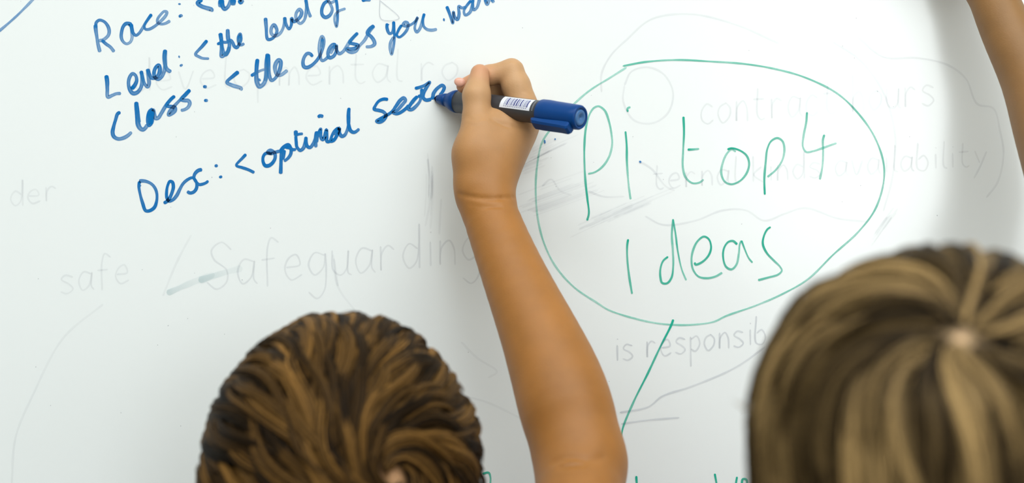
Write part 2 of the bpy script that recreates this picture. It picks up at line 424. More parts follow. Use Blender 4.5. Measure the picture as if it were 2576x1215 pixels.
el += [(350, 1148), (250, 1080), (170, 990), (120, 890), (92, 780), (83, 660), (88, 560), (110, 450), (165, 370), (245, 285), (320, 220), (400, 170), (480, 120)]
word([el], (1300, 100), 1.736, 4.0, m_green, 'large green oval drawn around the words', (0.62, 0.42), name='drawn_oval', step=4)
word([[(597, 65), (585, 100), (500, 270), (420, 440), (320, 640), (245, 820), (230, 890)]], (1480, 780), 2.793, GW, m_green, 'green line running down from the oval', (0.95, 0.7), name='drawn_line')
word([[(337, 1165), (341, 1240)], [(888, 1148), (905, 1240)], [(1045, 1170), (1033, 1240)], [(1078, 1240), (1085, 1188), (1110, 1190), (1117, 1240)], [(1180, 1150), (1158, 1240)],
      [(-745, 1150), (-700, 1142), (-688, 1175), (-690, 1240)]],
     (1480, 780), 2.793, GW, m_green, 'top of a green letter at the bottom edge of the picture', (0.9, 0.7), name='handwritten_letter', split=True)

# ---- older writing that was wiped off, still faintly there
GF = {
    's': [[(.7, .9), (.3, 1), (.1, .75), (.5, .5), (.7, .25), (.4, 0), (.05, .1)]],
    'S': [[(1.0, 1.5), (.6, 1.8), (.2, 1.5), (.3, 1.1), (.8, .7), (.8, .2), (.4, -.1), (0, .2)]],
    'a': [[(.7, .9), (.3, 1), (.05, .5), (.25, 0), (.6, .3), (.72, .95), (.7, .2), (.85, 0)]],
    'f': [[(.75, 1.6), (.45, 1.8), (.3, 1.4), (.3, -.2)], [(.05, .9), (.6, .95)]],
    'e': [[(.1, .5), (.65, .6), (.5, 1), (.2, .85), (.05, .4), (.3, 0), (.75, .2)]],
    'g': [[(.7, .9), (.3, 1), (.05, .5), (.3, .1), (.65, .4), (.72, .95), (.7, -.5), (.4, -.85), (.05, -.6)]],
    'u': [[(.05, 1), (.1, .2), (.4, 0), (.65, .3), (.7, 1), (.7, .1), (.85, 0)]],
    'r': [[(.1, 1), (.12, 0), (.15, .7), (.4, 1), (.65, .85)]],
    'd': [[(.65, .8), (.3, 1), (.05, .5), (.3, 0), (.6, .3), (.7, 1.8), (.72, 0)]],
    'i': [[(.2, 1), (.22, 0)], [(.2, 1.35), (.24, 1.4)]],
    'n': [[(.1, 1), (.1, 0), (.15, .7), (.45, 1), (.65, .7), (.7, 0)]],
    'c': [[(.7, .85), (.4, 1), (.1, .6), (.15, .15), (.45, 0), (.75, .2)]],
    'o': [[(.5, 1), (.15, .8), (.05, .4), (.3, 0), (.65, .3), (.7, .75), (.45, 1)]],
    't': [[(.3, 1.6), (.3, .2), (.5, 0), (.7, .1)], [(.05, 1), (.65, 1.05)]],
    'h': [[(.1, 1.8), (.12, 0), (.15, .7), (.45, 1), (.65, .7), (.7, 0)]],
    'k': [[(.1, 1.7), (.12, 0)], [(.6, 1), (.15, .5), (.7, 0)]],
    'l': [[(.2, 1.8), (.2, .1), (.4, 0)]],
    'v': [[(.05, 1), (.35, 0), (.7, 1)]],
    'b': [[(.1, 1.8), (.1, .1), (.5, 0), (.7, .5), (.45, .95), (.12, .7)]],
    'y': [[(.05, 1), (.35, .2)], [(.75, 1), (.35, -.1), (0, -.8)]],
    'p': [[(.1, 1), (.12, -.9)], [(.12, .8), (.5, 1), (.7, .55), (.4, .05), (.12, .2)]],
    'm': [[(.1, 1), (.1, 0), (.15, .7), (.35, 1), (.5, .7), (.5, 0), (.55, .7), (.75, 1), (.9, .7), (.95, 0)]],
}


def ghost(text, x0, y0, x1, y1, xh, alpha):
    st = []
    adv = [{'i': .5, 'l': .5, 'm': 1.2, ' ': .6, 'S': 1.2}.get(c, .95) for c in text]
    tot = sum(adv)
    x = 0
    for c, a in zip(text, adv):
        t = x / tot
        lx, ly = x0 + (x1 - x0) * t, y0 + (y1 - y0) * t
        sw = (x1 - x0) / tot
        for s in GF.get(c, []):
            st.append([(lx + px * sw, ly - py * xh + random.uniform(-1, 1)) for px, py in s])
        x += a
    word(st, (0, 0), 1.0, 3.6, m_ghost, 'faint wiped-off handwriting', (alpha, alpha), name='wiped_handwriting', rim=0.01, step=3)


ghost('Safeguarding', 520, 722, 1220, 655, 62, 0.10)
ghost('developmental ro', 335, 228, 1165, 200, 46, 0.07)
ghost('contract hours', 1760, 312, 2360, 262, 50, 0.09)
ghost('ternal kinds availability', 1640, 476, 2490, 415, 38, 0.09)
ghost('is responsib', 1545, 908, 1935, 862, 40, 0.17)
ghost('safe', 150, 738, 335, 705, 46, 0.08)
ghost('der', 25, 518, 155, 500, 36, 0.08)


def r4(p):
    return [(1300 + x / 1.736, 100 + y / 1.736) for x, y in p]


word([r4([(370, 230), (370, 150), (410, 70), (480, 0)]) + [(1640, 48), (1740, 36), (1850, 62), (1960, 110)],
      r4([(1490, -10), (1600, 75), (1750, 80), (1880, 110), (1960, 170), (2010, 280), (2080, 300), (2110, 400), (2125, 500), (2100, 620), (2050, 690)]),
      r4([(470, 200), (500, 140), (570, 120), (640, 150), (682, 230), (660, 320), (590, 365), (510, 350), (465, 270), (470, 200)]),
      r4([(560, 770), (640, 808), (780, 790), (900, 745), (1000, 745), (1080, 790), (1170, 760), (1260, 735), (1400, 780), (1530, 795)]),
      r4([(1380, 10), (1500, 90), (1600, 230), (1652, 420), (1640, 600), (1600, 750)]),
      r4([(535, 530), (590, 565), (650, 640), (690, 660)]),
      r4([(310, 660), (380, 685), (470, 685)]), r4([(110, 640), (150, 610), (190, 660), (240, 680)])],
     (0, 0), 1.0, 4.0, m_ghost, 'faint wiped-off curved lines', (0.10, 0.08), name='wiped_line', rim=0.01, step=4, split=True)
smears = [r4([(0, 720), (100, 680), (330, 600)]), r4([(20, 760), (200, 700), (380, 630)]), r4([(350, 800), (480, 740), (690, 655)]), r4([(230, 850), (350, 790), (520, 720)]),
          r4([(1655, 735), (1600, 810), (1545, 890)]), r4([(0, 560), (60, 540), (150, 500)]), [(1080, 380), (1090, 470), (1075, 580)], [(1300, 420), (1370, 380), (1440, 350)]]
for sm in smears:
    hat = []
    for _ in range(9):
        o1, o2 = random.gauss(0, 9), random.gauss(0, 6)
        u0, u1 = random.uniform(0, 0.4), random.uniform(0.6, 1)
        p0, p1, p2 = [np.array(p) for p in sm]
        q = lambda t: p0 * (1 - t) ** 2 + 2 * p1 * t * (1 - t) + p2 * t * t
        hat.append([tuple(q(t) + np.array([o2, o1])) for t in (u0, (u0 + u1) / 2, u1)] + [{'w': random.uniform(0.5, 1.5)}])
    word(hat, (0, 0), 1.0, 3.0, m_ghost, 'faint grey wipe smear', (0.06, 0.04), name='wipe_smear', rim=0.0, step=5)['kind'] = 'stuff'
word([[(220, 720), (420, 680), (520, 605), (700, 545), (820, 500), (960, 440), (1080, 375), (1240, 260)], [(230, 800), (400, 775), (640, 755)]],
     (1480, 780), 2.793, 4.0, m_ghost, 'faint wiped-off line under the oval', (0.2, 0.16), name='wiped_line', rim=0.02, step=4, split=True)
word([[(410, 745), (445, 660), (482, 590)], [(30, 1215), (40, 1100), (85, 990), (160, 850), (260, 765)], [(1160, 860), (1200, 900), (1250, 935), (1228, 950)], [(1130, 990), (1220, 1010), (1310, 1052)],
      [(1075, 400), (1085, 480), (1070, 570)], [(1110, 500), (1105, 590)], [(840, 650), (850, 720), (900, 790)], [(850, 720), (838, 640)]],
     (0, 0), 1.0, 4.5, m_ghost, 'faint wiped-off slanting strokes', (0.06, 0.05), name='wiped_line', rim=0.01, step=4, split=True)
word([[(500, 706), (550, 690), (610, 674)], [(420, 738), (480, 712), (540, 690)]], (0, 0), 1.0, 13.0, m_teal, 'faint teal wipe smear', (0.14, 0.06), name='wipe_smear', rim=0.0, step=4, split=True)
word([[(95, -10), (120, 295), (390, 280), (100, 10)]], (940, 0), 6.075, 1.8, m_ghost, 'thin triangular outline of old adhesive tape', (0.3, 0.3), name='tape_mark', rim=0.0, step=3)
word([[(1370, 352), (1371, 361)], [(1396, 348), (1397, 352)], [(1608, 405), (1613, 409)]], (0, 0), 1.0, 3.5, m_blue, 'tiny blue ink specks', (0.8, 0.8), name='ink_speck', split=True)
sp = []
for _ in range(60):
    x, y = random.uniform(0, 2400), random.uniform(0, 1100)
    sp.append([(x, y), (x + random.uniform(-2, 2), y + random.uniform(1, 2.5))])
word(sp, (0, 0), 1.0, 1.8, m_ghost, 'tiny grey dirt specks', (0.5, 0.4), name='dirt_speck', rim=0)['kind'] = 'stuff'


# ------------------------------------------------------------------ signed distance bodies
def axis(lo, hi, a, b, fine, coarse):
    o = list(np.arange(lo, a, coarse)) + list(np.arange(a, b, fine)) + list(np.arange(b, hi + coarse, coarse))
    return np.array(o, dtype=np.float32)


class Field:
    def __init__(s, xs, ys, zs):
        s.ax = (xs, ys, zs)
        s.D = np.full((len(xs), len(ys), len(zs)), 0.2, dtype=np.float32)

    def sub(s, lo, hi):
        sl = []
        for A, l, h in zip(s.ax, lo, hi):
            i = max(0, int(np.searchsorted(A, l)) - 1)
            j = min(len(A), int(np.searchsorted(A, h)) + 1)
            sl.append(slice(i, max(i, j)))
        g = [A[q] for A, q in zip(s.ax, sl)]
        return tuple(sl), (g[0][:, None, None], g[1][None, :, None], g[2][None, None, :])

    def add(s, prims, k):
        """smooth-union primitives in turn"""
        for p in prims:
            lo, hi = bounds(p)
            sl, g = s.sub(lo - 0.02, hi + 0.02)
            if 0 in s.D[sl].shape:
                continue
            s.D[sl] = smin(s.D[sl], evalp(p, g), k)

    def group(s, prims, kin, kout, inflate=0.0):
        lo = np.min([bounds(p)[0] for p in prims], axis=0) - 0.02
        hi = np.max([bounds(p)[1] for p in prims], axis=0) + 0.02
        sl, g = s.sub(lo, hi)
        if 0 in s.D[sl].shape:
            return
        d = None
        for p in prims:
            e = evalp(p, g)
            d = e if d is None else smin(d, e, kin)
        s.D[sl] = smin(s.D[sl], d - inflate, kout)

    def cut(s, p, k):
        lo, hi = bounds(p)
        sl, g = s.sub(lo - 0.01, hi + 0.01)
        if 0 in s.D[sl].shape:
            return
        s.D[sl] = -smin(-s.D[sl], evalp(p, g), k)

    def crease(s, pts, dep, sg):
        """a shallow fold pressed into the surface that faces the camera"""
        X, Y, Z = s.ax
        C = catmull(pts, 3)
        for px, py in C:
            for it in range(1):
                d = 0.2
                hit = None
                while d > 0:
                    p = W(px, py, d)
                    i, j, k = (min(len(A) - 1, int(np.searchsorted(A, v))) for A, v in zip((X, Y, Z), p))
                    if s.D[i, j, k] < 0:
                        hit = p
                        break
                    d -= 0.001
            if hit is None:
                continue
            sl, g = s.sub(hit - 4 * sg, hit + 4 * sg)
            r2 = (g[0] - hit[0]) ** 2 + (g[1] - hit[1]) ** 2 + (g[2] - hit[2]) ** 2
            s.D[sl] += (dep * 3e-3 / 0.0022 * np.exp(-r2 / (sg * sg)) * (0.55 * 0.001 / sg)).astype(np.float32)

    def plane(s, pt, n, k=0.001):
        """keep the side behind n"""
        n = np.array(n, float)
        n /= np.linalg.norm(n)
        X, Y, Z = s.ax
        d = (X[:, None, None] - pt[0]) * n[0] + (Y[None, :, None] - pt[1]) * n[1] + (Z[None, None, :] - pt[2]) * n[2]
        s.D = np.maximum(s.D, d.astype(np.float32))

    def mesh(s):
        D = s.D
        X, Y, Z = s.ax
        S = D < 0
        c = np.zeros(tuple(n - 1 for n in D.shape), dtype=np.int8)
        for i in (0, 1):
            for j in (0, 1):
                for k in (0, 1):
                    c += S[i:D.shape[0] - 1 + i, j:D.shape[1] - 1 + j, k:D.shape[2] - 1 + k]
        act = np.argwhere((c > 0) & (c < 8))
        idx = np.full(c.shape, -1, dtype=np.int32)
        idx[act[:, 0], act[:, 1], act[:, 2]] = np.arange(len(act))
        acc = np.zeros((len(act), 3))
        cnt = np.zeros(len(act))
        cor = [(0, 0, 0), (1, 0, 0), (0, 1, 0), (1, 1, 0), (0, 0, 1), (1, 0, 1), (0, 1, 1), (1, 1, 1)]
        ed = [(0, 1), (2, 3), (4, 5), (6, 7), (0, 2), (1, 3), (4, 6), (5, 7), (0, 4), (1, 5), (2, 6), (3, 7)]
        val, pos = [], []
        for a in cor:
            q = act + np.array(a)
            val.append(D[q[:, 0], q[:, 1], q[:, 2]])
            pos.append(np.stack([X[q[:, 0]], Y[q[:, 1]], Z[q[:, 2]]], 1))
        for a, b in ed:
            m = (val[a] < 0) != (val[b] < 0)
            t = np.where(m, val[a] / np.where(m, val[a] - val[b], 1), 0)[:, None]
            acc += np.where(m[:, None], pos[a] * (1 - t) + pos[b] * t, 0)
            cnt += m
        V = acc / np.maximum(cnt, 1)[:, None]
        F = []
        for ax_ in range(3):
            sa = [slice(None)] * 3
            sb = [slice(None)] * 3
            sa[ax_] = slice(0, -1)
            sb[ax_] = slice(1, None)
            A, B = S[tuple(sa)], S[tuple(sb)]
            e = np.argwhere(A != B)
            u, v = [(1, 2), (2, 0), (0, 1)][ax_]
            ok = (e[:, u] > 0) & (e[:, v] > 0) & (e[:, u] < D.shape[u] - 1) & (e[:, v] < D.shape[v] - 1)
            e = e[ok]
            inside = A[e[:, 0], e[:, 1], e[:, 2]]
            q = []
            for du, dv in ((1, 1), (0, 1), (0, 0), (1, 0)):
                f = e.copy()
                f[:, u] -= du
                f[:, v] -= dv
                q.append(idx[f[:, 0], f[:, 1], f[:, 2]])
            q = np.stack(q, 1)
            q[~inside] = q[~inside][:, ::-1]
            F.append(q)
        F = np.vstack(F)
        F = F[(F >= 0).all(1)]
        return V, F


def smin(a, b, k):
    h = np.maximum(k - np.abs(a - b), 0) / k
    return np.minimum(a, b) - h * h * k * 0.25


def cone(a, b, r1, r2, sq=None):
    return ('c', np.array(a, float), np.array(b, float), r1, r2, sq)


def ell(c, r, R=None):
    return ('e', np.array(c, float), np.array(r, float), np.eye(3) if R is None else np.array(R))


def bounds(p):
    if p[0] == 'c':
        r = max(p[3], p[4])
        return np.minimum(p[1], p[2]) - r, np.maximum(p[1], p[2]) + r
    r = max(p[2])
    return p[1] - r, p[1] + r


def evalp(p, g):
    X, Y, Z = g
    if p[0] == 'c':
        _, a, b, r1, r2, sq = p
        d = b - a
        L2 = float(d @ d) + 1e-12
        px, py, pz = X - a[0], Y - a[1], Z - a[2]
        t = np.clip((px * d[0] + py * d[1] + pz * d[2]) / L2, 0, 1)
        qx, qy, qz = px - t * d[0], py - t * d[1], pz - t * d[2]
        if sq is not None:   # flatten across one direction: sq = (unit vector, factor)
            n, f = sq
            s = qx * n[0] + qy * n[1] + qz * n[2]
            e = s * (1.0 / f - 1.0)
            qx, qy, qz = qx + n[0] * e, qy + n[1] * e, qz + n[2] * e
        return (np.sqrt(qx * qx + qy * qy + qz * qz) - (r1 + (r2 - r1) * t)).astype(np.float32)
    _, c, r, R = p
    px, py, pz = X - c[0], Y - c[1], Z - c[2]
    q = [px * R[0][i] + py * R[1][i] + pz * R[2][i] for i in range(3)]
    k0 = np.sqrt(sum((q[i] / r[i]) ** 2 for i in range(3)))
    k1 = np.sqrt(sum((q[i] / r[i] ** 2) ** 2 for i in range(3))) + 1e-9
    return (k0 * (k0 - 1) / k1).astype(np.float32)


def chain(pts, rad):
    return [cone(pts[i], pts[i + 1], rad[i], rad[i + 1]) for i in range(len(pts) - 1)]


def skin_material(name, base):
    m = material(name, base, 0.5, 0.35, bump=0.12, bscale=900)
    nt = m.node_tree
    b = nt.nodes['Principled BSDF']
    a = nt.nodes.new('ShaderNodeAttribute')
    a.attribute_name = 'skin_tone'
    n = nt.nodes.new('ShaderNodeTexNoise')
    n.inputs['Scale'].default_value = 55
    n.inputs['Detail'].default_value = 5
    tc = nt.nodes.new('ShaderNodeTexCoord')
    nt.links.new(tc.outputs['Object'], n.inputs['Vector'])
    mr = nt.nodes.new('ShaderNodeMapRange')
    mr.inputs['To Min'].default_value = 0.82
    mr.inputs['To Max'].default_value = 1.16
    nt.links.new(n.outputs['Fac'], mr.inputs['Value'])
    vm = nt.nodes.new('ShaderNodeVectorMath')
    vm.operation = 'SCALE'
    nt.links.new(a.outputs['Color'], vm.inputs[0])
    nt.links.new(mr.outputs['Result'], vm.inputs['Scale'])
    nt.links.new(vm.outputs[0], b.inputs['Base Color'])
    b.inputs['Subsurface Weight'].default_value = 0.12
    b.inputs['Subsurface Radius'].default_value = (1.0, 0.4, 0.2)
    b.inputs['Subsurface Scale'].default_value = 0.004
    return m


m_skin = skin_material('skin', lin((196, 142, 96)))
m_nail = material('fingernail', lin((226, 170, 150)), 0.3, 0.5)
m_eyew = material('eye_white', lin((238, 236, 230)), 0.15)
m_iris = material('iris', lin((80, 62, 40)), 0.2)
m_shoe = material('shoe_canvas', lin((60, 62, 70)), 0.8, noise=0.1)
m_trous = material('dark_school_trousers', lin((48, 50, 58)), 0.9, 0.2, noise=0.1, bump=0.3)


def rotx(a):
    c, s = math.cos(a), math.sin(a)
    return np.array([[1, 0, 0], [0, c, -s], [0, s, c]])


def roty(a):
    c, s = math.cos(a), math.sin(a)
    return np.array([[c, 0, s], [0, 1, 0], [-s, 0, c]])


def rotz(a):
    c, s = math.cos(a), math.sin(a)
    return np.array([[c, -s, 0], [s, c, 0], [0, 0, 1]])


CR = np.array([0.070, 0.088, 0.080])     # cranium half axes


def sphere_part(name, c, r, mat, parent, squash=(1, 1, 1), R=np.eye(3), seg=20, smooth=True):
    V, F = [], []
    n, m = seg, seg // 2
    for i in range(m + 1):
        th = math.pi * i / m
        for j in range(n):
            ph = 2 * math.pi * j / n
            q = np.array([math.sin(th) * math.cos(ph) * squash[0], math.sin(th) * math.sin(ph) * squash[1], math.cos(th) * squash[2]]) * r
            V.append(np.array(c) + R @ q)
    for i in range(m):
        for j in range(n):
            F.append((i * n + j, (i + 1) * n + j, (i + 1) * n + (j + 1) % n, i * n + (j + 1) % n))
    return mesh_obj(name, V, F, mat, parent, smooth)


def build_person(label, hc, HR, shoulders, arm_r, arm_l, grid, tone, shirt_col, hipx, foot_y, hip_z):
    """hc head centre, HR head rotation; arms = dict(joints...) ; returns the root"""
    root = thing('person', (float(hipx), float(foot_y), 0.0), label, 'person')
    f = Field(*grid)
    H = lambda v: np.array(hc) + HR @ np.array(v, float)
    # head
    f.add([ell(hc, CR, HR)], 0.01)
    f.add([ell(H((0, 0.030, -0.050)), (0.057, 0.056, 0.070), HR)], 0.03)
    f.add([ell(H((0, 0.058, -0.108)), (0.026, 0.022, 0.018), HR)], 0.025)
    f.cut(ell(H((0.031, 0.096, -0.028)), (0.017, 0.016, 0.011), HR), 0.012)
    f.cut(ell(H((-0.031, 0.096, -0.028)), (0.017, 0.016, 0.011), HR), 0.012)
    f.add([cone(H((0, 0.084, -0.026)), H((0, 0.099, -0.058)), 0.005, 0.0085)], 0.010)
    for sx in (-1, 1):
        f.add([ell(H((sx * 0.010, 0.092, -0.060)), (0.006, 0.006, 0.005), HR)], 0.005)
        f.group([ell(H((sx * 0.073, -0.004, -0.040)), (0.009, 0.017, 0.028), HR)], 0.002, 0.006)
        f.cut(ell(H((sx * 0.081, 0.001, -0.040)), (0.006, 0.010, 0.019), HR), 0.004)
    f.add([ell(H((0, 0.084, -0.080)), (0.022, 0.007, 0.0045), HR)], 0.005)
    f.add([ell(H((0, 0.081, -0.089)), (0.018, 0.007, 0.005), HR)], 0.005)
    # neck and trunk
    nk = (shoulders[0] + shoulders[1]) / 2 + np.array([0, 0, 0.02])
    f.add([cone(H((0, -0.022, -0.055)), nk, 0.043, 0.046)], 0.03)
    sr, sl_ = shoulders
    chest = np.array([nk[0], nk[1] + 0.005, nk[2] - 0.12])
    belly = np.array([(nk[0] + hipx) / 2, foot_y - 0.005, hip_z + 0.16])
    hip = np.array([hipx, foot_y, hip_z])
    side = (np.array([0, 1.0, 0]), 0.68)
    trunk = [cone(sr + (-0.02, 0, -0.015), sl_ + (0.02, 0, -0.015), 0.042, 0.042), cone(chest, belly, 0.125, 0.112, side), cone(belly, hip, 0.112, 0.128, side)]
    f.add(trunk, 0.06)
    limbs = []
    for s in (-1, 1):
        k = np.array([hipx + s * 0.075, foot_y + 0.01, hip_z * 0.52])
        a = np.array([hipx + s * 0.085, foot_y - 0.01, 0.075])
        hp = hip + np.array([s * 0.062, 0, -0.04])
        limbs.append([cone(hp, k, 0.068, 0.046), cone(k, a, 0.046, 0.030)])
        f.add(limbs[-1], 0.03)
        f.add([cone(a, a + (s * 0.012, 0.11, -0.045), 0.028, 0.022), cone(a + (0, 0, -0.03), a + (0, -0.02, -0.045), 0.028, 0.026)], 0.02)
    tips = []
    upper = []
    for arm, sh in ((arm_r, sr), (arm_l, sl_)):
        el_, mids, wr = arm['elbow'], arm['fore'], arm['wrist']
        upper.append((sh, el_))
        f.add([cone(sh, (sh + el_) / 2, 0.040, arm.get('ru', 0.034)), cone((sh + el_) / 2, el_, arm.get('ru', 0.034), arm['re'])], 0.03)
        P = [(el_, arm['re'])] + mids + [(wr, arm['rw'])]
        Q = catmull([list(p) + [r] for p, r in P], 0.008)
        f.group([cone(a[:3], b[:3], a[3], b[3], arm.get('sq')) for a, b in zip(Q[:-1], Q[1:])], 0.002, 0.012)
        f.add(arm['palm'], 0.010)
        for fg in arm['fingers']:
            f.group(chain(*fg), 0.003, 0.0022)
            tips.append(fg[0][-1])
        for c_ in arm.get('cuts', []):
            f.cut(c_, 0.006)
        for pts, dep, sg in arm.get('creases', []):
            f.crease(pts, dep, sg)
        for c_ in arm.get('adds', []):
            f.add([c_], 0.008)
    V, F = f.mesh()
    # skin colour: paler, pinker fingertips; tanned forearm; shade of the lower hand painted in
    col = np.tile(np.array(tone['arm']), (len(V), 1))
    wz = arm_r['wrist'][2]
    t = np.clip((V[:, 2] - (wz - 0.01)) / 0.09, 0, 1)[:, None] ** 1.3
    isarm = (np.abs(V[:, 0] - arm_r['wrist'][0]) < 0.12)[:, None]
    col = np.where(isarm, col * (1 - t) + np.array(tone['hand']) * t, col)
    for tp in tips:
        d = np.linalg.norm(V - tp, axis=1)[:, None]
        w = np.exp(-(d / 0.0085) ** 2) * 0.75
        col = col * (1 - w) + np.array(tone['tip']) * w
    hd = np.linalg.norm(V - np.array(hc), axis=1)[:, None] < 0.125
    col = np.where(hd, np.array(tone['face']), col)
    col = np.concatenate([col, np.ones((len(V), 1))], 1)
    mesh_obj('body', V, F, m_skin, root, True, attrs={'skin_tone': ('FLOAT_COLOR', col)})
    # eyes
    for sx in (-1, 1):
        e = sphere_part('eye', H((sx * 0.031, 0.0715, -0.028)), 0.0115, m_eyew, root, R=HR)
        sphere_part('iris', H((sx * 0.031, 0.0735, -0.028)), 0.0105, m_iris, e, (0.5, 1, 0.5), HR) if False else None
        p = sphere_part('iris', H((sx * 0.031, 0.0790, -0.028)), 0.0055, m_iris, root, (1, 0.85, 1), HR)
    # shirt and trousers
    gx, gy, gz = grid
    cg = (np.arange(gx[0] - 0.03, gx[-1] + 0.03, 0.007), np.arange(gy[0] - 0.03, min(gy[-1], -0.03), 0.007), np.arange(0.0, nk[2] + 0.24, 0.007))
    sf = Field(*[a.astype(np.float32) for a in cg])
    sf.group(trunk, 0.06, 0.001, 0.009)
    sf.group([cone(nk - (0, 0, 0.02), nk + (0, 0, 0.02), 0.055, 0.05)], 0.001, 0.02)
    sleeves = []
    for sh, el_ in upper:
        sf.group([cone(sh, sh + (el_ - sh) * 0.42, 0.050, 0.047)], 0.001, 0.03)
    sf.plane(nk + np.array([0, 0, 0.012]), (0, 0, 1)) if False else None
    sl, g = sf.sub(np.array([nk[0] - 0.056, gy[0] - 0.03, nk[2] + 0.004]), np.array([nk[0] + 0.056, 0, nk[2] + 0.3]))
    sf.D[sl] = 0.05
    sf.plane(hip + np.array([0, 0, -0.03]), (0, 0, -1))
    V, F = sf.mesh()
    m_sh = material('cotton_shirt', lin(shirt_col), 0.9, 0.2, noise=0.06, bump=0.3)
    mesh_obj('shirt', V, F, m_sh, root, True)
    tf = Field(*[a.astype(np.float32) for a in cg])
    tf.group([cone(belly - (0, 0, 0.1), hip, 0.112, 0.128, side)], 0.06, 0.001, 0.007)
    for lb in limbs:
        tf.group(lb, 0.02, 0.03, 0.014)
    tf.plane((0, 0, 0.08), (0, 0, -1))
    tf.plane(hip + np.array([0, 0, 0.03]), (0, 0, 1))
    V, F = tf.mesh()
    mesh_obj('trousers', V, F, m_trous, root, True)
    for s in (-1, 1):
        a = np.array([hipx + s * 0.085, foot_y - 0.01, 0.075])
        cgx = [np.arange(a[0] - 0.07, a[0] + 0.07, 0.004), np.arange(a[1] - 0.08, a[1] + 0.18, 0.004), np.arange(-0.01, 0.13, 0.004)]
        q = Field(*[c.astype(np.float32) for c in cgx])
        q.add([cone(a, a + (s * 0.012, 0.115, -0.043), 0.038, 0.031), cone(a + (0, 0, -0.03), a + (0, -0.02, -0.04), 0.038, 0.036)], 0.02)
        q.plane((0, 0, 0.001), (0, 0, -1))
        q.plane((0, 0, 0.085), (0, 0, 1))
        V, F = q.mesh()
        mesh_obj('shoe', V, F, m_shoe, root, True)
    return root


# ------------------------------------------------------------------ hair
def hair_material(name):
    m = bpy.data.materials.new(name)
    m.use_nodes = True
    nt = m.node_tree
    b = nt.nodes['Principled BSDF']
    a = nt.nodes.new('ShaderNodeAttribute')
    a.attribute_name = 'hair_colour'
    nt.links.new(a.outputs['Color'], b.inputs['Base Color'])
    b.inputs['Roughness'].default_value = 0.55
    b.inputs['Specular IOR Level'].default_value = 0.08
    return m


m_hair = hair_material('hair')


